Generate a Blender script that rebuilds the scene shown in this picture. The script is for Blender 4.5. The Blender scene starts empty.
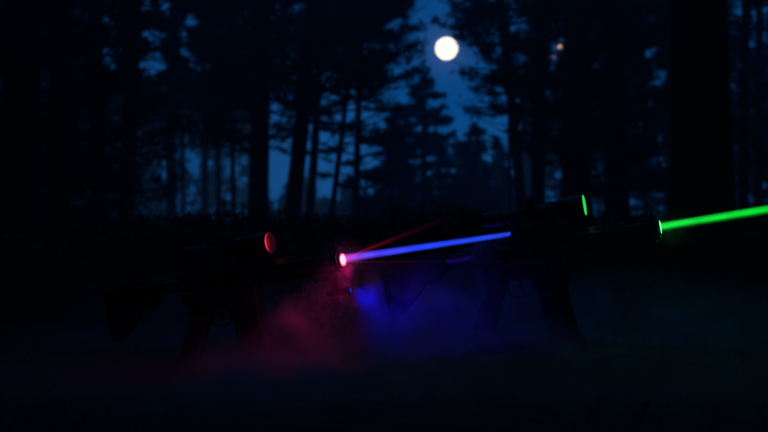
import bpy, bmesh, math, random
import numpy as np
from mathutils import Vector, Matrix
R = math.radians
SC = bpy.context.scene
COL = SC.collection

# ------------------------------------------------------------------ camera
FPX = 768 * 70 / 36.0          # focal length in photo pixels
HORIZON = 240.0
CAMZ = 0.29
cam_d = bpy.data.cameras.new('camera')
cam = bpy.data.objects.new('camera', cam_d); COL.objects.link(cam)
cam.location = (0, 0, CAMZ); cam.rotation_euler = (R(90), 0, 0)
cam_d.lens = 70; cam_d.sensor_width = 36
cam_d.shift_y = (HORIZON - 216) / 768
cam_d.clip_start = 0.05; cam_d.clip_end = 3000
cam_d.dof.use_dof = True; cam_d.dof.focus_distance = 3.42; cam_d.dof.aperture_fstop = 6.0
SC.camera = cam

def P(px, py, D):
    return Vector(((px - 384) / FPX * D, D, CAMZ + (HORIZON - py) / FPX * D))
def pix(x, y, z):
    return 384 + x / y * FPX, HORIZON - (z - CAMZ) / y * FPX

# ------------------------------------------------------------------ sky and moonlight
moon_az = math.atan((446 - 384) / FPX); moon_el = math.atan((HORIZON - 48.5) / FPX)
W = bpy.data.worlds.new('World'); SC.world = W; W.use_nodes = True
nt = W.node_tree; nt.nodes.clear()
sky = nt.nodes.new('ShaderNodeTexSky'); sky.sky_type = 'NISHITA'; sky.sun_disc = False
sky.sun_elevation = moon_el; sky.sun_rotation = moon_az
sky.air_density = 2.2; sky.dust_density = 0.25; sky.ozone_density = 8.0
bw = nt.nodes.new('ShaderNodeRGBToBW'); nt.links.new(sky.outputs[0], bw.inputs[0])
tint = nt.nodes.new('ShaderNodeMix'); tint.data_type = 'RGBA'; tint.blend_type = 'MULTIPLY'
tint.inputs['Factor'].default_value = 1.0
tint.inputs['B'].default_value = (0.004, 0.34, 1.25, 1)
bg = nt.nodes.new('ShaderNodeBackground'); bg.inputs['Strength'].default_value = 0.13
wo = nt.nodes.new('ShaderNodeOutputWorld')
nt.links.new(bw.outputs[0], tint.inputs['A']); nt.links.new(tint.outputs['Result'], bg.inputs['Color'])
nt.links.new(bg.outputs[0], wo.inputs[0])
# the soft brightening of the sky around the moon
mdir = Vector((math.sin(moon_az) * math.cos(moon_el), math.cos(moon_az) * math.cos(moon_el), math.sin(moon_el)))
gt = nt.nodes.new('ShaderNodeTexCoord'); gd = nt.nodes.new('ShaderNodeVectorMath'); gd.operation = 'DISTANCE'; gd.inputs[1].default_value = mdir
nt.links.new(gt.outputs['Generated'], gd.inputs[0])
g1 = nt.nodes.new('ShaderNodeMath'); g1.operation = 'DIVIDE'; g1.inputs[1].default_value = -0.008; nt.links.new(gd.outputs['Value'], g1.inputs[0])
g2 = nt.nodes.new('ShaderNodeMath'); g2.operation = 'EXPONENT'; nt.links.new(g1.outputs[0], g2.inputs[0])
g3 = nt.nodes.new('ShaderNodeMath'); g3.operation = 'MULTIPLY'; g3.inputs[1].default_value = 0.36; nt.links.new(g2.outputs[0], g3.inputs[0])
gb_ = nt.nodes.new('ShaderNodeBackground'); gb_.inputs['Color'].default_value = (0.42, 0.48, 0.85, 1); nt.links.new(g3.outputs[0], gb_.inputs['Strength'])
ga = nt.nodes.new('ShaderNodeAddShader'); nt.links.new(bg.outputs[0], ga.inputs[0]); nt.links.new(gb_.outputs[0], ga.inputs[1])
nt.links.new(ga.outputs[0], wo.inputs[0])
sd = bpy.data.lights.new('moonlight', 'SUN'); sd.energy = 0.08; sd.angle = R(0.5); sd.color = (0.40, 0.62, 1.0)
so = bpy.data.objects.new('moonlight', sd); COL.objects.link(so)
mdir = Vector((math.sin(moon_az) * math.cos(moon_el), math.cos(moon_az) * math.cos(moon_el), math.sin(moon_el)))
so.rotation_euler = mdir.to_track_quat('Z', 'Y').to_euler()
so.location = (0, 0, 30)
SC.view_settings.view_transform = 'Standard'; SC.view_settings.look = 'None'
SC.view_settings.exposure = 0; SC.view_settings.gamma = 1; SC.view_settings.use_curve_mapping = False
SC.cycles.volume_step_rate = 2.0
SC.cycles.volume_bounces = 0
SC.cycles.max_bounces = 5
SC.cycles.transparent_max_bounces = 12

# ------------------------------------------------------------------ helpers
def tag(o, label=None, cat=None, group=None, kind=None):
    if label: o['label'] = label
    if cat: o['category'] = cat
    if group: o['group'] = group
    if kind: o['kind'] = kind
    return o
def empty(name, loc, rot=(0, 0, 0)):
    o = bpy.data.objects.new(name, None); COL.objects.link(o); o.location = loc; o.rotation_euler = rot
    o.empty_display_size = 0.1
    return o
def mat(name, color, rough=0.6, metal=0.0, noise=None, bump=0.0, scale=20.0, vec='Object', stretch=(1, 1, 1), spec=0.5, col2=None):
    m = bpy.data.materials.new(name); m.use_nodes = True
    n = m.node_tree.nodes; l = m.node_tree.links; b = n['Principled BSDF']
    b.inputs['Base Color'].default_value = (*color, 1); b.inputs['Roughness'].default_value = rough
    b.inputs['Metallic'].default_value = metal; b.inputs['Specular IOR Level'].default_value = spec
    if col2 or bump:
        tc = n.new('ShaderNodeTexCoord'); mp = n.new('ShaderNodeMapping'); mp.inputs['Scale'].default_value = stretch
        l.new(tc.outputs[vec], mp.inputs[0])
        t = n.new('ShaderNodeTexNoise'); t.inputs['Scale'].default_value = scale; t.inputs['Detail'].default_value = 6
        l.new(mp.outputs[0], t.inputs['Vector'])
        if col2:
            r = n.new('ShaderNodeValToRGB'); r.color_ramp.elements[0].position = 0.35; r.color_ramp.elements[1].position = 0.65
            r.color_ramp.elements[0].color = (*color, 1); r.color_ramp.elements[1].color = (*col2, 1)
            l.new(t.outputs['Fac'], r.inputs[0]); l.new(r.outputs[0], b.inputs['Base Color'])
        if bump:
            bp = n.new('ShaderNodeBump'); bp.inputs['Strength'].default_value = bump; bp.inputs['Distance'].default_value = 0.02
            l.new(t.outputs['Fac'], bp.inputs['Height']); l.new(bp.outputs[0], b.inputs['Normal'])
    return m
def emit(name, color, strength):
    m = bpy.data.materials.new(name); m.use_nodes = True
    n = m.node_tree.nodes; l = m.node_tree.links; n.clear()
    e = n.new('ShaderNodeEmission'); e.inputs[0].default_value = (*color, 1); e.inputs[1].default_value = strength
    o = n.new('ShaderNodeOutputMaterial'); l.new(e.outputs[0], o.inputs[0])
    return m

M = dict(
    bark=mat('pine_bark', (0.035, 0.024, 0.017), 0.9, bump=1.0, scale=6, stretch=(1, 1, 0.25), col2=(0.09, 0.06, 0.04)),
    foliage=mat('needles', (0.030, 0.052, 0.026), 0.7, scale=1.5, col2=(0.055, 0.085, 0.04)),
    needles_far=mat('far_needles', (0.028, 0.05, 0.03), 0.75, scale=0.3, col2=(0.05, 0.075, 0.045)),
    soil=mat('forest_floor', (0.020, 0.014, 0.009), 0.95, bump=1.0, scale=14, col2=(0.045, 0.032, 0.02)),
    grass=mat('dry_grass', (0.035, 0.045, 0.018), 0.8, scale=3, col2=(0.06, 0.05, 0.025)),
    black=mat('black_anodised_metal', (0.06, 0.062, 0.066), 0.34, 0.6, bump=0.08, scale=300),
    poly=mat('black_polymer', (0.028, 0.028, 0.030), 0.7, bump=0.25, scale=420, spec=.2),
    rubber=mat('black_rubber', (0.012, 0.012, 0.012), 0.8),
    steel=mat('dark_steel', (0.11, 0.11, 0.115), 0.3, 1.0),
    bright=mat('worn_steel', (0.45, 0.42, 0.4), 0.3, 1.0),
    port=mat('ejection_cover_steel', (0.05, 0.055, 0.06), 0.35, 0.9),
    brass=mat('tan_engraving', (0.22, 0.17, 0.10), 0.6),
    pole=mat('galvanised_pole', (0.12, 0.12, 0.12), 0.6, 0.5),
)

class MB:
    def __init__(s): s.bm = bmesh.new()
    def box(s, x0, x1, y0, y1, z0, z1, bev=0.0, mt=None):
        r = bmesh.ops.create_cube(s.bm, size=1.0); vs = r['verts']
        for v in vs:
            v.co = Vector((x0 if v.co.x < 0 else x1, y0 if v.co.y < 0 else y1, z0 if v.co.z < 0 else z1))
        if bev:
            es = list({e for v in vs for e in v.link_edges})
            r2 = bmesh.ops.bevel(s.bm, geom=es, offset=bev, segments=2, affect='EDGES', profile=0.5)
            vs = list(set(r2['verts']) | {v for v in vs if v.is_valid})
        if mt is not None: bmesh.ops.transform(s.bm, matrix=mt, verts=[v for v in vs if v.is_valid])
        return s
    def prism(s, pts, y0, y1, bev=0.0):        # polygon in x,z extruded along y
        a = [s.bm.verts.new((x, y0, z)) for x, z in pts]; b = [s.bm.verts.new((x, y1, z)) for x, z in pts]
        n = len(pts); fs = [s.bm.faces.new(a), s.bm.faces.new(b[::-1])]
        for i in range(n): fs.append(s.bm.faces.new((a[i], b[i], b[(i + 1) % n], a[(i + 1) % n])))
        bmesh.ops.recalc_face_normals(s.bm, faces=fs)
        if bev:
            es = list({e for f in fs[:2] for e in f.edges})
            bmesh.ops.bevel(s.bm, geom=es, offset=bev, segments=2, affect='EDGES', profile=0.5)
        return s
    def lathe(s, prof, axis='x', c=(0, 0, 0), seg=32, close=True):   # prof: (along, radius)
        rings = []
        for t, r in prof:
            ring = []
            for k in range(seg):
                a = 2 * math.pi * k / seg; u, v = r * math.cos(a), r * math.sin(a)
                p = {'x': (t, u, v), 'y': (u, t, v), 'z': (u, v, t)}[axis]
                ring.append(s.bm.verts.new((p[0] + c[0], p[1] + c[1], p[2] + c[2])))
            rings.append(ring)
        fs = []
        for a, b in zip(rings, rings[1:]):
            for k in range(seg): fs.append(s.bm.faces.new((a[k], a[(k + 1) % seg], b[(k + 1) % seg], b[k])))
        if close:
            fs.append(s.bm.faces.new(rings[0][::-1])); fs.append(s.bm.faces.new(rings[-1]))
        bmesh.ops.recalc_face_normals(s.bm, faces=fs)
        return s
    def tube(s, pts, rads, seg=8):
        pts = [Vector(p) for p in pts]; rings = []
        for i, p in enumerate(pts):
            d = (pts[min(i + 1, len(pts) - 1)] - pts[max(i - 1, 0)]).normalized()
            u = d.orthogonal().normalized() if abs(d.z) < 0.9 else d.cross(Vector((0, 1, 0))).normalized()
            if abs(d.z) < 0.9: u = d.cross(Vector((0, 0, 1))).normalized()
            v = d.cross(u)
            rings.append([s.bm.verts.new(p + (u * math.cos(2 * math.pi * k / seg) + v * math.sin(2 * math.pi * k / seg)) * rads[i]) for k in range(seg)])
        fs = []
        for a, b in zip(rings, rings[1:]):
            for k in range(seg): fs.append(s.bm.faces.new((a[k], a[(k + 1) % seg], b[(k + 1) % seg], b[k])))
        fs.append(s.bm.faces.new(rings[0][::-1])); fs.append(s.bm.faces.new(rings[-1]))
        bmesh.ops.recalc_face_normals(s.bm, faces=fs)
        return s
    def build(s, name, m, parent=None, smooth=True, xf=None):
        if xf is not None: bmesh.ops.transform(s.bm, matrix=xf, verts=s.bm.verts)
        me = bpy.data.meshes.new(name); s.bm.to_mesh(me); s.bm.free()
        me.materials.append(m)
        if smooth:
            for p in me.polygons: p.use_smooth = True
            try: me.set_sharp_from_angle(angle=R(35))
            except Exception: pass
        o = bpy.data.objects.new(name, me); COL.objects.link(o)
        if parent: o.parent = parent
        return o

def mesh_np(name, V, F, m, parent=None):
    """V (n,3), F (m,3) triangles"""
    me = bpy.data.meshes.new(name)
    me.vertices.add(len(V)); me.vertices.foreach_set('co', np.asarray(V, 'f4').ravel())
    me.loops.add(len(F) * 3); me.loops.foreach_set('vertex_index', np.asarray(F, 'i4').ravel())
    me.polygons.add(len(F)); me.polygons.foreach_set('loop_start', np.arange(0, len(F) * 3, 3, dtype='i4'))
    me.polygons.foreach_set('loop_total', np.full(len(F), 3, 'i4'))
    me.update(calc_edges=True); me.materials.append(m)
    o = bpy.data.objects.new(name, me); COL.objects.link(o)
    if parent: o.parent = parent
    return o

# ------------------------------------------------------------------ ground
def gz(x, y):
    x = np.asarray(x, float); y = np.asarray(y, float)
    far = np.clip((np.hypot(x, y) - 6) / 30, 0, 1)
    z = 0.012 * np.sin(x * 3.1 + 1) * np.cos(y * 2.3) + far * (0.25 * np.sin(x * 0.13 + 2) * np.cos(y * 0.11) + 0.1 * np.sin(x * .5) * np.sin(y * .4 + 1))
    z = z + 0.058 * np.exp(-(((x - 0.42) / 0.38) ** 2 + ((y - 3.42) / 0.45) ** 2))
    return z
def ground():
    xs = np.concatenate([-np.geomspace(3, 1500, 40)[::-1], np.linspace(-2.9, 2.9, 140), np.geomspace(3, 1500, 40)])
    ys = np.concatenate([[-1500, -400, -100, -30, -10, -3], np.linspace(-1, 8, 200), np.geomspace(8.1, 2500, 80)])
    X, Y = np.meshgrid(xs, ys); rng = np.random.default_rng(3)
    near = np.exp(-(np.hypot(X, Y - 3) / 5) ** 2)
    Z = gz(X, Y) + rng.normal(0, 0.003, X.shape) * near
    nx, ny = len(xs), len(ys); V = np.stack([X, Y, Z], -1).reshape(-1, 3)
    i = (np.arange(ny - 1)[:, None] * nx + np.arange(nx - 1)[None]).ravel()
    F = np.concatenate([np.stack([i, i + 1, i + nx + 1], 1), np.stack([i, i + nx + 1, i + nx], 1)])
    o = mesh_np('ground', V, F, M['soil'])
    for p in o.data.polygons: p.use_smooth = True
    tag(o, kind='structure')
ground()

# low grass and litter on the forest floor (stuff)
def blades(n, xr, yr, h, w, seed, name, m, label, cat):
    rng = np.random.default_rng(seed)
    x = rng.uniform(*xr, n); y = rng.uniform(*yr, n)
    keep = (np.sin(x * 5.3 + 2) * np.cos(y * 4.1) + rng.normal(0, .5, n)) > 0.15
    x, y = x[keep], y[keep]; n = len(x)
    z = gz(x, y); a = rng.uniform(0, 2 * np.pi, n); hh = h * rng.uniform(.3, 1.2, n)
    lx, ly = rng.normal(0, .5, n) * hh, rng.normal(0, .5, n) * hh
    b0 = np.stack([x - np.cos(a) * w, y - np.sin(a) * w, z - .005], 1); b1 = np.stack([x + np.cos(a) * w, y + np.sin(a) * w, z - .005], 1)
    t = np.stack([x + lx, y + ly, z + hh], 1)
    V = np.concatenate([b0, b1, t]); i = np.arange(n); F = np.stack([i, i + n, i + 2 * n], 1)
    o = mesh_np(name, V, F, m); tag(o, label, cat, kind='stuff')
blades(26000, (-2.4, 2.6), (1.2, 7.0), 0.02, 0.0022, 5, 'grass', M['grass'], 'short dry grass growing on the dark forest floor', 'grass')

# ------------------------------------------------------------------ trees
# openings between the crowns through which the dusk sky is seen, in photo pixels: (x, y, rx, ry)
GAPS = [(81, 32, 6, 6), (104, 22, 10, 6), (104, 56, 10, 10), (112, 64, 7, 8), (146, 6, 8, 8), (166, 8, 9, 9), (155, 36, 14, 11), (153, 66, 16, 14), (183, 40, 9, 18),
        (192, 20, 9, 9), (200, 68, 11, 9), (215, 4, 5, 5), (190, 58, 8, 8),
        (168, 174, 7, 12), (194, 162, 8, 13), (212, 165, 4, 8), (227, 168, 4, 10), (241, 172, 4, 16),
        (276, 170, 8, 32), (275, 110, 5, 10), (300, 150, 4, 40), (319, 150, 7, 40), (338, 175, 9, 20), (325, 95, 10, 12), (352, 165, 10, 8),
        (350, 88, 14, 6), (375, 118, 17, 8), (352, 112, 10, 7), (368, 165, 8, 5), (362, 190, 8, 6), (340, 120, 8, 10),
        (400, 50, 5, 3), (392, 24, 10, 6), (430, 20, 20, 26), (446, 52, 18, 20), (446, 96, 12, 26), (396, 92, 16, 10), (405, 122, 7, 5), (382, 150, 12, 5), (400, 68, 14, 4), 
        (462, 90, 12, 30), (456, 130, 9, 22), (448, 160, 8, 8), (476, 70, 14, 10), (470, 48, 10, 10), (487, 125, 8, 14), (478, 100, 10, 8), (504, 128, 5, 20), (502, 95, 5, 9), (500, 50, 6, 10),
        (436, 188, 7, 5), (380, 195, 8, 4), (462, 175, 5, 10), (520, 60, 3, 14),
        (560, 48, 8, 9), (554, 57, 6, 7), (546, 92, 6, 5), (541, 126, 4, 6), (560, 124, 5, 6), (552, 70, 5, 5), (590, 75, 3, 6), (597, 118, 3, 5), (607, 117, 3, 5),
        (650, 52, 9, 5), (660, 74, 8, 8), (656, 84, 8, 6), (652, 100, 7, 7), (661, 138, 5, 8), (675, 140, 6, 9), (674, 170, 6, 8), (663, 162, 4, 8), (648, 20, 5, 5), (640, 34, 4, 4),
        (740, 12, 10, 9), (758, 14, 9, 10), (762, 40, 8, 14), (748, 45, 7, 6), (739, 68, 6, 6), (736, 30, 4, 6), (766, 5, 5, 5)]
GA = np.array(GAPS, float); mid_ = (GA[:, 0] > 262) & (GA[:, 0] < 520); GA[mid_, 2:] += 2.5; GA[~mid_, 2:] *= .92
SHADE = 0.7
def in_gap(p, grow=1.0):
    """p (n,3) world points -> bool array"""
    px = 384 + p[:, 0] / np.maximum(p[:, 1], .1) * FPX; py = HORIZON - (p[:, 2] - CAMZ) / np.maximum(p[:, 1], .1) * FPX
    px, py = px + 3.0 * np.sin(py * .42 + px * .13) + 1.6 * np.sin(py * 1.1 + 2), py + 2.6 * np.sin(px * .47 + 1) + 1.5 * np.sin(px * 1.2 - py * .3)
    d = ((px[:, None] - GA[:, 0]) / (GA[:, 2] * grow)) ** 2 + ((py[:, None] - GA[:, 1]) / (GA[:, 3] * grow)) ** 2
    return (d < 1).any(1)

def tufts(C, L, n_bl, rng, width=0.09):
    """needle tufts: C (n,3) centres, L (n,) sizes -> V, F"""
    n = len(C)
    d = rng.normal(0, 1, (n, n_bl, 3)); d[..., 2] += 0.35
    d /= np.linalg.norm(d, axis=-1, keepdims=True)
    s = rng.normal(0, 1, (n, n_bl, 3)); s -= (s * d).sum(-1, keepdims=True) * d; s /= np.linalg.norm(s, axis=-1, keepdims=True)
    ln = (L[:, None, None] * rng.uniform(.6, 1.15, (n, n_bl, 1)))
    c = C[:, None] + rng.normal(0, .12, (n, n_bl, 3)) * L[:, None, None]
    a = c - s * ln * width; b = c + s * ln * width; t = c + d * ln
    V = np.concatenate([a.reshape(-1, 3), b.reshape(-1, 3), t.reshape(-1, 3)])
    k = n * n_bl; i = np.arange(k)
    return V, np.stack([i, i + k, i + 2 * k], 1)

def tree(px, D, w, H, base, spread, label, name='pine_tree', lean=(0, 0), seed=0, tuft=0.16, dens=1.0, droop=0.0,
         shape='pine', vis_top=None, group=None, prune=0.975, mats=None, side=None, clear=1.0, free=False, boughs=()):
    """px: trunk foot in photo pixels at distance D; w trunk width in pixels; H height; base crown base height; spread longest limb"""
    rng = np.random.default_rng(seed + 100); rd = random.Random(seed)
    x = (px - 384) / FPX * D; z = float(gz(x, D)); r0 = w / FPX * D / 2
    root = empty(name, (x, D, z))
    tag(root, label, 'tree', group or ('spruces of the forest' if 'spruce' in name else 'pines of the forest'))
    tr = MB()
    N = 14; pts = []; ph = rd.uniform(0, 6)
    for i in range(N + 1):
        t = i / N; h = H * t
        wob = 0.018 * H * math.sin(t * 5 + ph) * t
        pts.append(Vector((lean[0] * h + wob, lean[1] * h + wob * .5, h - (0.15 if i == 0 else 0))))
    rads = [r0 * (1.25 if i == 0 else 1) * (1 - 0.8 * (i / N)) + 0.01 for i in range(N + 1)]
    tr.tube(pts, rads, 12)
    def axis(h):
        t = min(max(h / H, 0), 1) * N; i = min(int(t), N - 1); f = t - i
        return pts[i].lerp(pts[i + 1], f)
    cents = []; sizes = []
    off = np.array([x, D, z])
    top_seen = CAMZ + HORIZON / FPX * D          # above that the photo sees nothing; keep the crown but sparser
    h = base
    step = (0.32 if shape == 'spruce' else 0.42) / max(dens, .3) ** .5
    while h < H * 0.985:
        t = (h - base) / (H - base)
        if shape == 'spruce': L = spread * (1 - t) ** 0.85 + 0.15
        else: L = spread * (0.55 + 0.45 * math.sin(math.pi * min(1, t * 1.25 + .15))) * (1 - t ** 3 * .7)
        nb = rd.randint(4, 6)
        seen = h < top_seen + 1.0
        if not seen: nb = 3
        for b in range(nb):
            a = rd.uniform(0, 2 * math.pi); Lb = L * rd.uniform(.55, 1.15)
            if side and rd.random() < .5: a = rd.gauss(0 if side > 0 else math.pi, .6)
            up = rd.uniform(-.1, .35) if shape == 'pine' else rd.uniform(-.35, .02)
            hh = h + rd.uniform(-.2, .2)
            o = axis(hh); dirv = Vector((math.cos(a), math.sin(a), up)); ps = []
            for k in range(5):
                q = k / 4
                ps.append(o + dirv * Lb * q + Vector((0, 0, (-droop * q * q + (.18 * q ** 3)) * Lb)) + Vector((rd.gauss(0, .03), rd.gauss(0, .03), rd.gauss(0, .03))) * Lb * q)
            mid = np.array([list(ps[3])]) + off
            if not free and in_gap(mid, .8)[0] and rd.random() < .55 * clear: continue
            rb = max(.008, min(r0 * .3, .012 * Lb + .01))
            tr.tube(ps, [rb, rb * .8, rb * .6, rb * .4, rb * .2], 4)
            m = int((26 if seen else 6) * dens * Lb)
            side_v = Vector((-math.sin(a), math.cos(a), 0))
            for _ in range(m):
                q = rd.uniform(.22, 1.04) ** .8; i = min(int(q * 4), 3); f = min(q * 4 - i, 1.1)
                c = ps[i].lerp(ps[i + 1], f) + side_v * rd.gauss(0, .17) * Lb * (1.25 - q * .7) + Vector((0, 0, rd.gauss(.03, .05))) * (1 + Lb * .3)
                cents.append(tuple(c)); sizes.append(tuft * rd.uniform(.6, 1.25))
        h += step * rd.uniform(.7, 1.3)
    nfree = len(cents)
    for (tx, ty, th) in boughs:              # long boughs the photo shows, tip at (tx, ty), th pixels thick
        dd = D + rd.uniform(-1, 1) ; tip = P(tx, ty, dd) - Vector((x, D, z))
        L0 = abs(tip.x - lean[0] * tip.z); o = axis(max(.5, tip.z - .10 * L0)); vec = tip - o; Lb = vec.length
        ps = [o + vec * q + Vector((0, 0, -.10 * Lb * math.sin(math.pi * q))) for q in (0, .25, .5, .75, 1)]
        tr.tube(ps, [.05, .04, .03, .022, .01], 5)
        T = th / FPX * D
        for _ in range(int(190 * Lb * max(T, .3))):
            q = rd.uniform(.2, 1.0); i = min(int(q * 4), 3); f = q * 4 - i
            lobe = .45 + .55 * abs(math.sin(q * Lb * 3.3 + tx)); w_ = T * .5 * lobe * min(1, (1.08 - q) * 3.5)
            c = ps[i].lerp(ps[i + 1], f) + Vector((rd.gauss(0, .08), rd.uniform(-.5, .5), rd.uniform(-.6, 1) * w_))
            cents.append(tuple(c)); sizes.append(tuft * rd.uniform(.6, 1.1))
    C = np.array(cents); S = np.array(sizes)
    g = in_gap(C + off) & (rng.random(len(C)) < prune)
    g[nfree:] = False
    if free: g[:] = False
    C, S = C[~g], S[~g]
    V, F = tufts(C, S, 9, rng)
    tr.build('trunk', M['bark'], root)
    mesh_np('crown', V, F, mats or M['foliage'], root)
    return root

# the trees that close the scene on the left
tree(18, 13, 40, 15, 1.0, 1.4, 'thick black pine trunk at the far left edge of the clearing', seed=1, tuft=.10, dens=1.3)
tree(58, 17, 22, 16, 0.5, 1.3, 'slimmer dark pine just right of the thick leftmost trunk', seed=2, tuft=.11, dens=1.2)
tree(30, 24, 16, 12, 0.1, 2.2, 'dense dark spruce filling the gap at the left edge', name='spruce_tree', seed=3, tuft=.15, dens=1.5, shape='spruce')
tree(96, 30, 14, 17, 1.0, 2.4, 'dark pine between two small sky openings on the left', seed=4, tuft=.15, dens=1.1)
tree(124, 27, 17, 18, 3.3, 1.9, 'leaning pine trunk in front of the left blue sky patch', lean=(.06, 0), seed=5, tuft=.14, dens=1.0)
tree(172, 42, 11, 16, 3.6, 2.6, 'tall pine behind the left rifle stock, limbs hanging in the left sky patch', seed=6, tuft=.17, dens=1.0)
tree(183, 55, 5, 12, 4.4, 1.8, 'thin straight pine stem between two low sky slits', seed=7, tuft=.2, dens=.9)
tree(204, 48, 7, 15, 4.2, 2.2, 'slender pine left of the narrow sky slits', seed=8, tuft=.18, dens=.9)
tree(219, 44, 6, 15, 4.2, 2.2, 'second slender pine from the left among the narrow sky slits', seed=9, tuft=.18, dens=.9)
tree(234, 40, 5, 15, 3.6, 2.0, 'thinnest pine stem left of the broad black trunk', seed=10, tuft=.18, dens=1.0)
tree(256, 30, 21, 19, 2.4, 2.6, 'broad black pine trunk rising behind the red scope lens', seed=11, tuft=.16, dens=1.2, lean=(.035, 0))
# the group by the left rifle
tree(286, 33, 17, 17, 3.3, 2.7, 'strong leaning pine with boughs reaching right towards the moon', lean=(.12, 0), seed=12, tuft=.16, dens=1.25, side=1, clear=.3,
     boughs=[(411, 8, 16), (421, 27, 17), (424, 42, 9), (411, 74, 17), (398, 60, 10)])
tree(306, 38, 9, 15, 3.6, 2.4, 'medium pine stem right of the strong leaning pine', lean=(.07, 0), seed=13, tuft=.17, dens=1.0, side=1, clear=.5,
     boughs=[(352, 126, 6), (344, 148, 4), (272, 100, 9), (276, 148, 5)])
tree(327, 40, 6, 13, 2.9, 2.3, 'thin leaning pine with low side limbs, nearest the dark central tree', lean=(.11, 0), seed=14, tuft=.17, dens=1.0, side=1, clear=.3,
     boughs=[(303, 118, 6), (362, 160, 5), (356, 183, 6), (309, 172, 3)])
tree(356, 46, 8, 12, 0.9, 2.3, 'bushy pine crossing the sky below the long boughs', seed=15, tuft=.17, dens=.8, side=1, clear=.4, boughs=[(416, 103, 5), (404, 134, 14), (398, 172, 16)])
# centre
tree(425, 62, 9, 7.3, 0.3, 2.7, 'young spruce with pointed top below and left of the moon', name='spruce_tree', seed=16, free=True, tuft=.2, dens=1.6, shape='spruce', mats=M['needles_far'])
tree(394, 70, 8, 6.6, 0.3, 2.2, 'low spruce left of the pointed central spruce', name='spruce_tree', seed=17, free=True, tuft=.22, dens=1.4, shape='spruce', mats=M['needles_far'])
tree(477, 72, 7, 6.1, 0.3, 2.2, 'small spruce right of the moonlit opening', name='spruce_tree', seed=18, free=True, tuft=.22, dens=1.5, shape='spruce', mats=M['needles_far'])
tree(497, 80, 6, 5.6, 0.3, 1.9, 'smallest spruce tucked behind the small right spruce', name='spruce_tree', seed=19, free=True, tuft=.24, dens=1.3, shape='spruce', mats=M['needles_far'])
# right of the moon
tree(512, 44, 4, 13, 2.9, 1.9, 'airy thin pine with open boughs right of the moon', lean=(-.03, 0), seed=20, tuft=.16, dens=.75, side=-1, clear=.3,
     boughs=[(432, 20, 9), (452, 36, 12), (462, 12, 14), (456, 72, 14), (470, 88, 10), (462, 108, 10), (478, 50, 9)])
tree(526, 34, 11, 16, 3.6, 2.0, 'leaning pine trunk on the right edge of the moonlit opening', lean=(-.11, 0), seed=21, tuft=.16, dens=.9, side=-1)
tree(538, 28, 15, 17, 2.0, 1.5, 'straight dark pine just right of the leaning trunk', seed=22, tuft=.15, dens=1.3)
tree(577, 24, 31, 18, 1.4, 1.9, 'wide black trunk right of the small warm lights', seed=23, tuft=.14, dens=1.3)
tree(618, 26, 26, 18, 1.3, 1.7, 'dark pine above the green scope ring', seed=24, tuft=.14, dens=1.4)
tree(645, 40, 6, 14, 1.5, 1.9, 'thin pine at the left side of the right hand sky openings', seed=25, tuft=.17, dens=1.1)
tree(668, 46, 4, 13, 1.5, 2.2, 'thin stem crossing the right hand sky openings', seed=26, tuft=.18, dens=1.0)
tree(704, 9.5, 60, 16, 4.5, 2.0, 'huge black pine trunk nearest the camera above the green beam', seed=27, tuft=.12, dens=.5, lean=(-.004, 0))
tree(757, 34, 9, 15, 1.5, 2.3, 'pine at the far right edge with sky openings in its crown', seed=28, tuft=.15, dens=1.2)
tree(742, 22, 9, 13, 0.6, 1.3, 'slim pine directly right of the huge black trunk', seed=29, tuft=.13, dens=1.0, lean=(.03, 0))

# far-off woodland behind (stuff)
def woodland():
    rng = np.random.default_rng(77)
    n = 60000
    D = rng.uniform(85, 130, n); px = rng.uniform(-500, 1270, n)
    def top(p):
        c = 5.0 + 1.5 * np.sin(p * .11) + 1.0 * np.sin(p * .31 + 1)
        side = np.where(p < 262, 1, 0) * np.clip((265 - p) / 30, 0, 1) + np.clip((p - 520) / 25, 0, 1)
        c0 = c * np.where((p > 262) & (p < 520), .62, 1)
        return c0 + side * 16
    t = top(px); z = rng.uniform(0, 1, n) ** .8 * t
    x = (px - 384) / FPX * D
    C = np.stack([x, D, z], 1)
    py = HORIZON - (z - CAMZ) / D * FPX
    g = in_gap(C, 1.1) & (rng.random(n) < .97)
    C = C[~g]
    V, F = tufts(C, rng.uniform(.35, .75, len(C)), 7, rng, .16)
    o = mesh_np('distant_woodland', V, F, M['needles_far'])
    tag(o, 'far-off dark woodland closing the view behind the trees', 'woodland', kind='stuff')
    # unseen woodland added beside and behind the camera to shade the foreground
    n = 15000
    a = rng.uniform(0, 2 * np.pi, n); rr_ = rng.uniform(9, 24, n); x = np.cos(a) * rr_; y = np.sin(a) * rr_ + 2; z = rng.uniform(0, 15, n)
    k = ~((y > 0) & (np.abs(x) < y * .30 + 2.2)); C = np.stack([x, y, z], 1)[k]
    V, F = tufts(C, rng.uniform(.5, 1.1, len(C)), 7, rng, .2)
    o = mesh_np('unseen_woodland', V, F, M['foliage'])
    tag(o, 'unseen woodland added round the clearing to dim the foreground', 'woodland', kind='stuff')
    # undergrowth nearer the clearing
    n = 70000
    D = 5.3 + 55 * rng.random(n) ** 2.2; x = rng.uniform(-1, 1, n) * (D * .36 + 2)
    z = gz(x, D) + rng.uniform(0, 1, n) ** 1.3 * (.20 + .02 * np.minimum(D, 30) + .07 * np.sin(x * 1.9 + D) + .05 * np.sin(x * 5.1))
    C = np.stack([x, D, z], 1)
    V, F = tufts(C, rng.uniform(.022, .045, n) * (1 + D / 10), 6, rng, .12)
    o = mesh_np('undergrowth', V, F, M['foliage'])
    tag(o, 'low dark undergrowth between the trunks of the forest', 'undergrowth', kind='stuff')
woodland()

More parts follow.
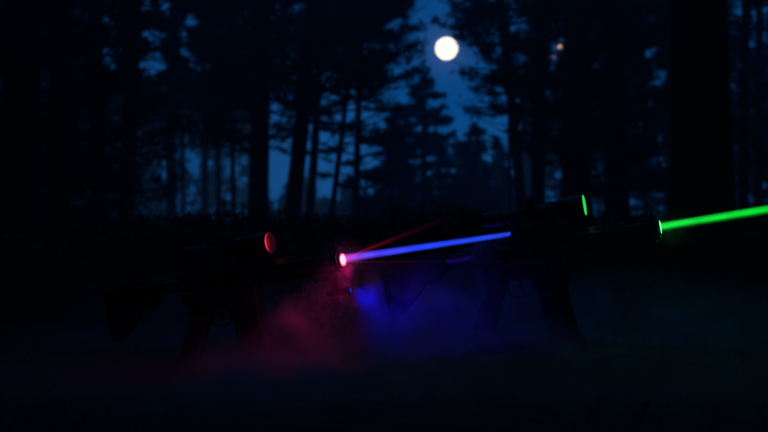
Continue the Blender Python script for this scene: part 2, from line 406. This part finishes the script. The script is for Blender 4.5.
# ------------------------------------------------------------------ moon
def moon():
    D = 900.0; r = 10.9 / FPX * D
    mb = MB(); bmesh.ops.create_uvsphere(mb.bm, u_segments=64, v_segments=32, radius=r)
    m = bpy.data.materials.new('moon_surface'); m.use_nodes = True; n = m.node_tree.nodes; l = m.node_tree.links; n.clear()
    tc = n.new('ShaderNodeTexCoord'); t = n.new('ShaderNodeTexNoise'); t.inputs['Scale'].default_value = 0.28; t.inputs['Detail'].default_value = 5
    rp = n.new('ShaderNodeValToRGB'); rp.color_ramp.elements[0].position = .36; rp.color_ramp.elements[1].position = .58
    rp.color_ramp.elements[0].color = (0.62, 0.45, 0.26, 1); rp.color_ramp.elements[1].color = (1.0, .88, .64, 1)
    e = n.new('ShaderNodeEmission'); e.inputs[1].default_value = 6.0; o = n.new('ShaderNodeOutputMaterial')
    l.new(tc.outputs['Object'], t.inputs['Vector']); l.new(t.outputs['Fac'], rp.inputs[0]); l.new(rp.outputs[0], e.inputs[0]); l.new(e.outputs[0], o.inputs[0])
    ob = mb.build('moon', m); ob.location = P(446.5, 48.5, D)
    tag(ob, 'full pale yellow moon shining in the blue gap between the trees', 'moon')
moon()

# ------------------------------------------------------------------ far lamp between the right trunks
def lamps():
    D = 62.0; a = P(560, 47, D); b = P(553.5, 57, D)
    root = empty('street_lamp', (a.x + .1, D, float(gz(a.x, D)))); tag(root, 'far street lamp with two small warm lights glowing between the trunks', 'street lamp')
    inv = Matrix.Translation(-root.location)
    mb = MB(); mb.tube([(a.x + .1, D, 0), (a.x + .1, D, 4), (a.x + .1, D, a.z + .25)], [.08, .06, .04], 10)
    mb.build('pole', M['pole'], root, xf=inv)
    for c, r, s in ((a, .072, 2.2), (b, .05, .5)):
        m2 = MB(); m2.tube([(a.x + .1, D, c.z + .2), ((a.x + .1 + c.x) / 2, D, c.z + .24), (c.x, D, c.z + .18)], [.025, .025, .025], 6)
        m2.lathe([(c.z + .08, .13), (c.z + .14, .12), (c.z + .19, .04)], 'z', (c.x, D, 0), 16)
        arm = m2.build('lamp_arm', M['pole'], root, xf=inv)
        m3 = MB(); bmesh.ops.create_uvsphere(m3.bm, u_segments=20, v_segments=12, radius=r)
        bmesh.ops.translate(m3.bm, vec=c, verts=m3.bm.verts)
        m3.build('bulb', emit('warm_bulb', (1, .42, .17), s), arm, xf=inv)
lamps()

# ------------------------------------------------------------------ rifles (modelled in photo pixels, then scaled)
K = 1 / 440.0
def hot_glow(c, edge, core, k):
    m = bpy.data.materials.new('muzzle_glow'); m.use_nodes = True; n = m.node_tree.nodes; l = m.node_tree.links; n.clear()
    tc = n.new('ShaderNodeTexCoord'); sb = n.new('ShaderNodeVectorMath'); sb.operation = 'SUBTRACT'; sb.inputs[1].default_value = c
    l.new(tc.outputs['Object'], sb.inputs[0]); ln = n.new('ShaderNodeVectorMath'); ln.operation = 'LENGTH'; l.new(sb.outputs[0], ln.inputs[0])
    mr = n.new('ShaderNodeMapRange'); mr.inputs[1].default_value = 3.4 * K; mr.inputs[2].default_value = 6.1 * K; l.new(ln.outputs['Value'], mr.inputs[0])
    mx = n.new('ShaderNodeMix'); mx.data_type = 'RGBA'; l.new(mr.outputs[0], mx.inputs['Factor']); mx.inputs['A'].default_value = (*core, 1); mx.inputs['B'].default_value = (*edge, 1)
    e = n.new('ShaderNodeEmission'); l.new(mx.outputs['Result'], e.inputs[0]); e.inputs[1].default_value = k
    o = n.new('ShaderNodeOutputMaterial'); l.new(e.outputs[0], o.inputs[0]); return m
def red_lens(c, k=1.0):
    """red reflection painted as emission, strongest on the near side of the glass"""
    m = bpy.data.materials.new('painted_red_lens_reflection'); m.use_nodes = True; n = m.node_tree.nodes; l = m.node_tree.links; n.clear()
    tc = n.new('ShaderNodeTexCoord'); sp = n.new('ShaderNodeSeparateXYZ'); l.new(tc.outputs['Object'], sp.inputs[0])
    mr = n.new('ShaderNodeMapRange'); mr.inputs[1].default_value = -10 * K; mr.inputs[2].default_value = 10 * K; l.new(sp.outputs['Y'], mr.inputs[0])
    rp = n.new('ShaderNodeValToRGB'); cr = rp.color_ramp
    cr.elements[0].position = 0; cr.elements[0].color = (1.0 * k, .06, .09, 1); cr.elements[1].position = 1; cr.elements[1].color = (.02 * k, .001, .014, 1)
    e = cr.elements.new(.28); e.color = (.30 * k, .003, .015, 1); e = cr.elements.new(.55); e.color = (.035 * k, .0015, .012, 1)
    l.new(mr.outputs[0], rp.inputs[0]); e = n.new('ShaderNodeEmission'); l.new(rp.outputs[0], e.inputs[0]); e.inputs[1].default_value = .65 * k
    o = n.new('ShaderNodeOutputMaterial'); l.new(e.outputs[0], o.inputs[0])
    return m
def rifle(name, muzzle, yaw, pitch, label, glow, scope_up, scope_dx, with_torch, lens_kind):
    base = Vector((-113, 0, -98))
    rot = Matrix.Rotation(-yaw, 4, 'Z') @ Matrix.Rotation(-pitch, 4, 'Y')
    root = bpy.data.objects.new(name, None); COL.objects.link(root); root.empty_display_size = .1
    root.location = muzzle + rot @ (base * K); root.rotation_euler = rot.to_euler()
    tag(root, label, 'rifle', 'rifles in the clearing')
    XF = Matrix.Scale(K, 4) @ Matrix.Translation(-base)
    def B(mb, nm, m, par=None, smooth=True): return mb.build(nm, m, par or root, smooth, XF)  # XF moves with scope_dx below
    # handguard: eight slotted sides around the barrel
    hg = MB(); a0 = 11.5
    for k in range(8):
        mt = Matrix.Rotation(math.pi / 4 * k, 4, 'X')
        hw = a0 * math.tan(math.pi / 8) + .25
        if k % 2 == 0 and k != 0 or k in (1, 7, 3, 5):
            hg.box(-100, 0, -hw, -2.0, a0 - 1.6, a0, .25, mt); hg.box(-100, 0, 2.0, hw, a0 - 1.6, a0, .25, mt)
            s = -100
            while s < -1:
                hg.box(s, min(s + 5, 0), -2.3, 2.3, a0 - 1.5, a0 - .1, 0, mt); s += 16 if s + 16 < -5 else 200
            hg.box(-4, -.2, -2.3, 2.3, a0 - 1.45, a0 - .12, 0, mt)
        else:
            hg.box(-100, 0, -hw, hw, a0 - 1.6, a0, .3, mt)
    hg.lathe([(-100.5, 12.2), (-97, 12.2), (-97, 9.8), (-100.5, 9.8), (-100.5, 12.2)], close=False, seg=8)
    hgo = B(hg, 'handguard', M['black'])
    bt = MB(); bt.lathe([(0, 1.1), (.6, .9)], 'y', (-4, -11.0 - .6, -6.5), 12); bt.lathe([(-.8, 1.3), (1.1, 1.0)], 'z', (-4, -3.5, -13.2), 12)
    B(bt, 'bolt', M['bright'], hgo)
    # top rail with teeth
    rl = MB(); rl.box(-186, 0, -3.2, 3.2, 11.2, 13.0, .2)
    s = -185
    while s < -3:
        rl.prism([(s, 12.8), (s, 15.6), (s + .5, 16), (s + 2.6, 16), (s + 3.0, 15.6), (s + 3.0, 12.8)], -4.4, 4.4); s += 5.1
    B(rl, 'top_rail', M['black'])
    # barrel and muzzle
    br = MB(); br.lathe([(-100, 4.6), (-62, 4.2), (-61.5, 3.6), (-14, 3.4)]); br.box(-66, -55, -5, 5, -5, 8, .6)
    B(br, 'barrel', M['steel'])
    mz = MB(); mz.lathe([(-14, 4.0), (-12, 7.4), (0.4, 8.2), (1.4, 7.9), (1.4, 6.4), (-2, 6.2), (-2, 4.0), (-14, 3.5)], close=False, seg=36)
    mzo = B(mz, 'muzzle_shroud', M['black'])
    ds = MB(); ds.lathe([(-1.9, .01), (-1.5, 3), (-1.2, 6.1), (-1.9, 6.15)], close=False, seg=36)
    for k in range(6):                      # light guide lip, a glowing ring in the shroud mouth
        pass
    ds.lathe([(-.9, 6.3), (1.8, 6.3), (1.8, 5.2), (-.9, 5.2), (-.9, 6.3)], close=False, seg=36)
    B(ds, 'glowing_lens', hot_glow((Vector((0, 0, 0)) - base) * K, *glow), mzo)
    # upper receiver
    up = MB(); up.prism([(-100, -10), (-100, 11), (-184, 11), (-187, 7), (-187, -8), (-150, -10)], -9.5, 9.5, 1.4)
    up.lathe([(-188, 8), (-184, 9)], c=(0, 0, 0), seg=24); up.prism([(-152, 2), (-172, 2), (-172, -7), (-158, -7)], -11.5, -9, .5)
    upo = B(up, 'upper_receiver', M['black'])
    pc = MB(); pc.box(-140, -107, -10.6, -9.2, -7.5, 3.5, .4); pc.box(-140, -107, -11.2, -10.4, -8.6, -7.2, .3); B(pc, 'ejection_port_cover', M['port'], upo)
    fa = MB(); fa.lathe([(-160, 3.2), (-152, 3.2), (-150, 2.6)], c=(0, -12, 1.5), seg=16); B(fa, 'forward_assist', M['steel'], upo)
    ch = MB(); ch.box(-196, -186, -6, 6, 7, 10.4, .6); B(ch, 'charging_handle', M['black'], upo)
    # lower receiver
    lo = MB(); lo.prism([(-99, -10.2), (-98, -40), (-131.5, -41.5), (-134, -30), (-158, -30), (-176, -31), (-187, -20), (-188, -10.2)], -8.6, 8.6, 1.1)
    lo.prism([(-97.6, -37.6), (-97.6, -41), (-132.6, -43), (-132.4, -39.2)], -9.8, 9.8, .6)
    lo.lathe([(-9.4, 2.2), (9.4, 2.2)], 'y', (-103, 0, -12.5), 14); lo.lathe([(-9.4, 2.2), (9.4, 2.2)], 'y', (-178, 0, -13.5), 14)
    lo.lathe([(-10.2, 3.0), (-8, 3.0)], 'y', (-160, 0, -20), 14); lo.box(-148, -136, -9.8, -8.4, -24, -20, .4)
    loo = B(lo, 'lower_receiver', M['black'])
    en = MB()
    for i, (a, b) in enumerate([(0, 2.2), (2.8, 4.6), (5.2, 7.4), (8, 9.6), (10.2, 12)]):
        en.box(-112 + a, -112 + b, -8.9, -8.55, -25, -22 + .3 * (i % 2), 0)
    B(en, 'engraved_marking', M['brass'], loo)
    tg = MB(); tg.tube([(-133, 0, -31), (-135, 0, -44), (-141, 0, -47), (-152, 0, -47), (-158, 0, -43), (-160, 0, -33)], [1.3] * 6, 8); B(tg, 'trigger_guard', M['black'], loo)
    tr_ = MB(); tr_.tube([(-146, 0, -30), (-145.5, 0, -36), (-143.5, 0, -42)], [1.5, 1.2, .9], 8); B(tr_, 'trigger', M['steel'], loo)
    # magazine
    mg = MB(); F_, B_ = [], []
    for i in range(9):
        t = i / 8; z = -39 - 57 * t; xf = 1.5 * t + 5 * t * t
        F_.append((-99.8 + xf, z - 2 * t)); B_.append((-129.5 + xf, z))
    mg.prism(F_ + B_[::-1], -6.2, 6.2, 1.0)
    for i in range(2, 8):
        t = i / 8 ; z = -39 - 57 * t; xf = 1.5 * t + 5 * t * t
        mg.box(-124 + xf, -104 + xf, -6.9, 6.9, z - .5, z + 1.3, .3)
    mgo = B(mg, 'magazine', M['poly'])
    fp = MB(); fp.prism([(-91.5, -95.5), (-90.5, -99.5), (-125, -99.2), (-125.5, -94.5)], -7.6, 7.6, .8); B(fp, 'floor_plate', M['poly'], mgo)
    # grip
    gr = MB(); gr.prism([(-158, -30.5), (-160, -38), (-166, -48), (-172, -62), (-177, -76), (-181, -79), (-199, -74), (-200, -70), (-192, -54), (-183, -40), (-181, -34), (-184, -26), (-176, -29)], -6.8, 6.8, 2.2)
    for i in range(7):
        gr.box(-190 + i * 1.9 * .9, -177 + i * 1.9, -7.3, 7.3, -70 + i * 4.2, -68.8 + i * 4.2, .2)
    B(gr, 'pistol_grip', M['poly'])
    # buffer tube and stock
    bf = MB(); bf.lathe([(-276, 6.4), (-192, 6.6), (-190, 8), (-187, 8)], c=(0, 0, 0), seg=28); B(bf, 'buffer_tube', M['black'])
    st = MB(); st.prism([(-216, 8.6), (-217, -9), (-226, -14), (-240, -18), (-256, -34), (-272, -46), (-279, -47), (-281, 6), (-276, 10), (-250, 11), (-222, 11)], -6.8, 6.8, 2.0)
    st.lathe([(-276, 8.6), (-218, 8.6)], c=(0, 0, 0), seg=24); st.prism([(-222, -12), (-224, -19), (-238, -21), (-240, -16)], -3, 3, .5)
    sto = B(st, 'stock', M['poly'])
    bp = MB(); bp.prism([(-279.5, -48.5), (-284.5, -47), (-286.5, 2), (-282, 8.5), (-280, 7)], -7.6, 7.6, 1.4); B(bp, 'butt_pad', M['rubber'], sto)
    # scope, its rings and knobs
    XF0 = XF; XF = XF0 @ Matrix.Translation((scope_dx, 0, 0))
    u = scope_up
    sc = MB()
    sc.lathe([(-173, 7.2), (-172.5, 8.6), (-164, 8.9), (-154, 8.4), (-151, 5.9), (-118, 5.9), (-112, 6.6), (-92, 10.2), (-88, 10.6), (-71, 10.8), (-69.5, 10.8), (-69.5, 9.5), (-76, 9.3), (-76, 8)], c=(0, 0, u), seg=48, close=False)
    sc.box(-133, -115, -7.2, 7.2, u - 7, u + 7, 1.6)
    sco = B(sc, 'scope', M['black'])
    kn = MB(); kn.lathe([(u + 6, 6.2), (u + 9, 6.6), (u + 16, 6.2), (u + 17, 5.4)], 'z', (-124, 0, 0), 24); B(kn, 'turret', M['black'], sco)
    kn = MB(); kn.lathe([(-15, 5.2), (-14, 6.0), (-9, 6.2), (-7, 5.8)], 'y', (-124, 0, u), 24); B(kn, 'turret', M['black'], sco)
    ln = MB(); ln.lathe([(-164, 7.6), (-163, .01)], c=(-9.2, 0, u), seg=32, close=False); B(ln, 'eyepiece_lens', M['steel'], sco)
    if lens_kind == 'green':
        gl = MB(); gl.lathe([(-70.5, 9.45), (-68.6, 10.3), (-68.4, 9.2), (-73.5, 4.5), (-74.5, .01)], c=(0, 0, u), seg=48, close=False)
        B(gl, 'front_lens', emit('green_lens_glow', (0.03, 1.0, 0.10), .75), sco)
    else:
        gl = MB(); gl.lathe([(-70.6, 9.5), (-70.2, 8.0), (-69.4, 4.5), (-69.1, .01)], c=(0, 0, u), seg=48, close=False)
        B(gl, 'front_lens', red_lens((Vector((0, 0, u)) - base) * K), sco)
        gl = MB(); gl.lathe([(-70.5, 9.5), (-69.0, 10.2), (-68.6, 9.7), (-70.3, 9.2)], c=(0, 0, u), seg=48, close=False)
        B(gl, 'lens_ring', red_lens((Vector((0, 0, u)) - base) * K, 1.5), sco)  # bright crescent of the rim reflection, painted as emission
    for sx in (-140 if lens_kind == 'green' else -147, -104):
        mr = MB(); rr = 6.0 if sx < -120 else 7.9
        mr.lathe([(sx - 4, rr + .3), (sx - 4, rr + 1.9), (sx + 4, rr + 1.9), (sx + 4, rr + .3)], c=(0, 0, u), seg=28)
        mr.prism([(sx - 7, 15.4), (sx - 7, 19), (sx - 4, u - 5), (sx + 4, u - 5), (sx + 7, 19), (sx + 7, 15.4)], -4.6, 4.6, .5)
        mr.lathe([(-7.5, 1.8), (-4.4, 1.8)], 'y', (sx, 0, 17), 12)
        B(mr, 'scope_mount', M['black'], sco)
    XF = XF0
    if with_torch:
        to = MB(); to.lathe([(-20.2, .01), (-20, 2.6), (-19, 3.0), (-3, 3.0), (0, 4.0), (6, 4.2), (6.4, 3.9), (6.4, 3.4), (5, 3.2)], c=(0, 0, -31), seg=28, close=False)
        to.prism([(-16, -11), (-15, -18), (-15, -29), (-8, -29), (-8, -18), (-7, -11)], -2, 2, .6)
        too = B(to, 'torch', M['poly'])
        tl = MB(); tl.lathe([(5, .01), (5.2, 3.3)], c=(0, 0, -31), seg=28, close=False); B(tl, 'torch_lens', emit('blue_torch_glow', (0.01, 0.03, 1.0), .6), too)
    bpy.context.view_layer.update()
    return root, root.matrix_world @ XF

LM = P(341.5, 260, 3.36); RM = P(659, 227.3, 3.37)
rl, XL = rifle('rifle', LM, R(26), R(8.4), 'left black rifle with red glowing muzzle and dim red scope lens', ((1.0, 0.02, 0.06), (1.0, .45, .52), 6.0), 29, -9, True, 'red')
rr, XR = rifle('rifle', RM, R(13), R(9.3), 'right black rifle with green glowing muzzle and bright green scope lens', ((0.12, 1.0, 0.22), (.35, 1, .45), 3.0), 34, 0, False, 'green')

# lamps at the glowing muzzles and the torch, plus an added red fill
def lamp(nm, kind, loc, col, e, size=.01, dirv=None, cone=None):
    d = bpy.data.lights.new(nm, kind); d.color = col; d.energy = e; d.shadow_soft_size = size
    if cone: d.spot_size = cone; d.spot_blend = 1.0
    o = bpy.data.objects.new(nm, d); COL.objects.link(o); o.location = loc
    if dirv is not None: o.rotation_euler = (-dirv).to_track_quat('Z', 'Y').to_euler()
    return o
dL = (XL.to_3x3() @ Vector((1, 0, 0))).normalized(); dR = (XR.to_3x3() @ Vector((1, 0, 0))).normalized()
lamp('red_muzzle_light', 'POINT', XL @ Vector((13, 0, 2)), (1, .02, .16), .045, .008)
lamp('red_smoke_fill', 'SPOT', XL @ Vector((26, -30, -8)), (1, .008, .20), 0.72, .01, Vector((-.56, .02, -.68)).normalized(), R(125))  # added fill spot beside the muzzle, reddens the smoke
lamp('green_muzzle_light', 'POINT', XR @ Vector((12, 0, 0)), (.05, 1, .15), .06)
lamp('blue_torch_light', 'SPOT', XL @ Vector((9, 0, -32)), (.0, .004, 1), 2.3, .006, Vector((.85, .34, -.50)).normalized(), R(115))

# ------------------------------------------------------------------ light beams (thin tubes of glowing air)
def beam(name, a, b, r0, r1, label, stops, fade=0.0, strength=1.0, soft=True):
    """stops: [(t, rgb)] along the beam"""
    d = b - a; L = d.length
    mb = MB(); mb.lathe([(0, r0), (L * .25, r0 + (r1 - r0) * .25), (L * .5, (r0 + r1) / 2), (L, r1)], 'z', seg=32)
    m = bpy.data.materials.new(name + '_glow'); m.use_nodes = True; n = m.node_tree.nodes; l = m.node_tree.links; n.clear()
    tc = n.new('ShaderNodeTexCoord'); sep = n.new('ShaderNodeSeparateXYZ'); l.new(tc.outputs['Object'], sep.inputs[0])
    t = n.new('ShaderNodeMath'); t.operation = 'DIVIDE'; l.new(sep.outputs['Z'], t.inputs[0]); t.inputs[1].default_value = L
    rp = n.new('ShaderNodeValToRGB'); cr = rp.color_ramp
    cr.elements[0].position = stops[0][0]; cr.elements[0].color = (*stops[0][1], 1)
    cr.elements[1].position = stops[-1][0]; cr.elements[1].color = (*stops[-1][1], 1)
    for p, c in stops[1:-1]:
        e = cr.elements.new(p); e.color = (*c, 1)
    l.new(t.outputs[0], rp.inputs[0])
    # radial falloff: 1 - (rho / r(t))^2
    xx = n.new('ShaderNodeVectorMath'); xx.operation = 'MULTIPLY'; xx.inputs[1].default_value = (1, 1, 0); l.new(tc.outputs['Object'], xx.inputs[0])
    ln = n.new('ShaderNodeVectorMath'); ln.operation = 'LENGTH'; l.new(xx.outputs[0], ln.inputs[0])
    rt = n.new('ShaderNodeMapRange'); rt.inputs[3].default_value = r0; rt.inputs[4].default_value = r1; l.new(t.outputs[0], rt.inputs[0])
    dv = n.new('ShaderNodeMath'); dv.operation = 'DIVIDE'; l.new(ln.outputs['Value'], dv.inputs[0]); l.new(rt.outputs[0], dv.inputs[1])
    pw = n.new('ShaderNodeMath'); pw.operation = 'POWER'; l.new(dv.outputs[0], pw.inputs[0]); pw.inputs[1].default_value = 2
    sb = n.new('ShaderNodeMath'); sb.operation = 'SUBTRACT'; sb.inputs[0].default_value = 1; l.new(pw.outputs[0], sb.inputs[1]); sb.use_clamp = True
    ml = n.new('ShaderNodeMath'); ml.operation = 'MULTIPLY'; l.new(sb.outputs[0], ml.inputs[0]); ml.inputs[1].default_value = strength / (r0 + r1)
    du = n.new('ShaderNodeTexNoise'); du.inputs['Scale'].default_value = 38; du.inputs['Detail'].default_value = 3; mpp = n.new('ShaderNodeMapping'); mpp.inputs['Scale'].default_value = (1.6, 1.6, .45)
    l.new(tc.outputs['Object'], mpp.inputs[0]); l.new(mpp.outputs[0], du.inputs['Vector'])
    dm = n.new('ShaderNodeMapRange'); dm.inputs[1].default_value = .3; dm.inputs[2].default_value = .7; dm.inputs[3].default_value = .72; dm.inputs[4].default_value = 1.28
    l.new(du.outputs['Fac'], dm.inputs[0]); m3 = n.new('ShaderNodeMath'); m3.operation = 'MULTIPLY'; l.new(ml.outputs[0], m3.inputs[0]); l.new(dm.outputs[0], m3.inputs[1]); ml = m3
    e = n.new('ShaderNodeEmission'); l.new(rp.outputs[0], e.inputs[0]); l.new(ml.outputs[0], e.inputs[1])
    o = n.new('ShaderNodeOutputMaterial'); l.new(e.outputs[0], o.inputs['Volume'])
    ob = mb.build(name, m); ob.location = a; ob.rotation_euler = d.to_track_quat('Z', 'Y').to_euler()
    tag(ob, label, 'light beam', 'light beams')
    try: m.cycles.volume_step_rate = .4
    except Exception: pass
    return ob
aL = XL @ Vector((2.5, 0, 1))
# where the photo's blue beam meets the rear scope mount of the right rifle
bE = XR @ Vector((-146.6, -2, 17.5))
beam('blue_beam', aL, bE, 4.7 * K, 3.1 * K, 'long solid blue beam from the red muzzle to the right rifle',
     [(0, (.40, .03, .42)), (.06, (.22, .05, .7)), (.2, (.07, .05, .95)), (.45, (.015, .055, 1)), (1, (.02, .075, 1))], strength=1.6)
beam('red_ray', aL, P(470, 209, 3.38), 1.5 * K, 4.4 * K, 'faint red ray slanting upward above the blue beam',
     [(0, (1, .02, .08)), (.2, (.42, .0, .04)), (.42, (.06, 0, .007)), (.62, (.014, 0, .002)), (.8, (.002, 0, 0)), (1, (0, 0, 0))], strength=.6)
beam('red_ray', XL @ Vector((2.5, 0, -2)), P(545, 262, 3.30), 1.0 * K, 2.8 * K, 'faint crimson ray running almost level below the blue beam',
     [(0, (.35, .02, .08)), (.2, (.06, .0, .022)), (.45, (.010, 0, .005)), (1, (0, 0, 0))], strength=.45)
aR = XR @ Vector((1.0, 0, .8))
beam('green_beam', aR, aR + dR * 2.6, 4.1 * K, 5.6 * K, 'bright green beam leaving the right rifle towards the right edge',
     [(0, (.01, .9, .06)), (.1, (.0, .70, .025)), (1, (.0, .85, .035))], strength=1.7)
gb = aR + (XR.to_3x3() @ Vector((0, 0, -2.6)))
beam('dim_green_beam', gb, gb + dR * 2.6, 3.3 * K, 5.2 * K, 'dimmer green glow along the underside of the bright green beam',
     [(0, (.0, .25, .01)), (1, (.0, .20, .01))], strength=1.0)

# ------------------------------------------------------------------ smoke drifting over the ground
def smoke():
    x0, x1, y0, y1, z0, z1 = -1.35, 1.35, 2.1, 4.7, 0.0, 0.46
    mb = MB(); mb.box(x0, x1, y0, y1, z0 - .03, z1)
    m = bpy.data.materials.new('ground_smoke'); m.use_nodes = True; n = m.node_tree.nodes; l = m.node_tree.links; n.clear()
    tc = n.new('ShaderNodeTexCoord')
    nz = n.new('ShaderNodeTexNoise'); nz.inputs['Scale'].default_value = 8.0; nz.inputs['Detail'].default_value = 5; nz.inputs['Distortion'].default_value = 1.2
    l.new(tc.outputs['Object'], nz.inputs['Vector'])
    mr = n.new('ShaderNodeMapRange'); mr.inputs[1].default_value = .44; mr.inputs[2].default_value = .60; mr.interpolation_type = 'SMOOTHSTEP'
    l.new(nz.outputs['Fac'], mr.inputs[0])
    total = None
    for (cx, cy, cz), (rx, ry, rz), a in [(P(292, 326, 3.5), (.07, .12, .06), .8), (P(306, 352, 3.3), (.10, .22, .075), 1.3), (P(258, 384, 3.05), (.13, .2, .07), 1.5),
                                          (P(335, 398, 2.95), (.2, .22, .08), 1.6), (P(388, 304, 3.5), (.17, .22, .08), .55), (P(455, 314, 3.62), (.26, .25, .10), 1.5),
                                          (P(485, 372, 3.2), (.25, .3, .08), .9), (P(600, 345, 3.9), (.6, .5, .16), .3), (P(220, 400, 2.9), (.7, .5, .12), .06), (P(560, 415, 2.7), (.7, .5, .12), .14),
                                          (P(343, 262, 3.36), (.05, .07, .045), .5), (P(662, 228, 3.37), (.06, .07, .045), .06), (P(290, 410, 2.65), (.25, .25, .07), .8), (P(215, 335, 3.95), (.42, .22, .15), .28), (P(420, 405, 2.75), (.3, .25, .06), .5)]:
        mp = n.new('ShaderNodeMapping'); mp.vector_type = 'TEXTURE'
        mp.inputs['Location'].default_value = (cx, cy, cz); mp.inputs['Scale'].default_value = (rx * 1.6, ry * 1.6, rz * 1.6)
        l.new(tc.outputs['Object'], mp.inputs[0])
        g = n.new('ShaderNodeTexGradient'); g.gradient_type = 'QUADRATIC_SPHERE'; l.new(mp.outputs[0], g.inputs[0])
        k = n.new('ShaderNodeMath'); k.operation = 'MULTIPLY'; k.inputs[1].default_value = a; l.new(g.outputs['Fac'], k.inputs[0])
        if total is None: total = k
        else:
            s = n.new('ShaderNodeMath'); s.operation = 'ADD'; l.new(total.outputs[0], s.inputs[0]); l.new(k.outputs[0], s.inputs[1]); total = s
    ad = n.new('ShaderNodeMath'); ad.operation = 'MULTIPLY'; l.new(total.outputs[0], ad.inputs[0]); l.new(mr.outputs[0], ad.inputs[1])
    sc = n.new('ShaderNodeMath'); sc.operation = 'MULTIPLY'; l.new(ad.outputs[0], sc.inputs[0]); sc.inputs[1].default_value = 36.0
    pv = n.new('ShaderNodeVolumePrincipled'); pv.inputs['Color'].default_value = (.8, .8, .85, 1); pv.inputs['Anisotropy'].default_value = .2
    l.new(sc.outputs[0], pv.inputs['Density'])
    o = n.new('ShaderNodeOutputMaterial'); l.new(pv.outputs[0], o.inputs['Volume'])
    ob = mb.build('smoke', m, smooth=False)
    tag(ob, 'thin smoke drifting low round the rifles, lit red and blue', 'smoke', kind='stuff')
smoke()

# ------------------------------------------------------------------ night haze
def haze():
    mb = MB(); mb.box(-110, 110, -12, 150, -1.6, 24)
    m = bpy.data.materials.new('night_haze'); m.use_nodes = True; n = m.node_tree.nodes; l = m.node_tree.links; n.clear()
    pv = n.new('ShaderNodeVolumePrincipled'); pv.inputs['Color'].default_value = (.4, .8, 1, 1); pv.inputs['Density'].default_value = .0065
    pv.inputs['Anisotropy'].default_value = .75
    o = n.new('ShaderNodeOutputMaterial'); l.new(pv.outputs[0], o.inputs['Volume'])
    ob = mb.build('haze', m, smooth=False); tag(ob, 'thin night haze hanging between the far trees', 'haze', kind='stuff')
haze()
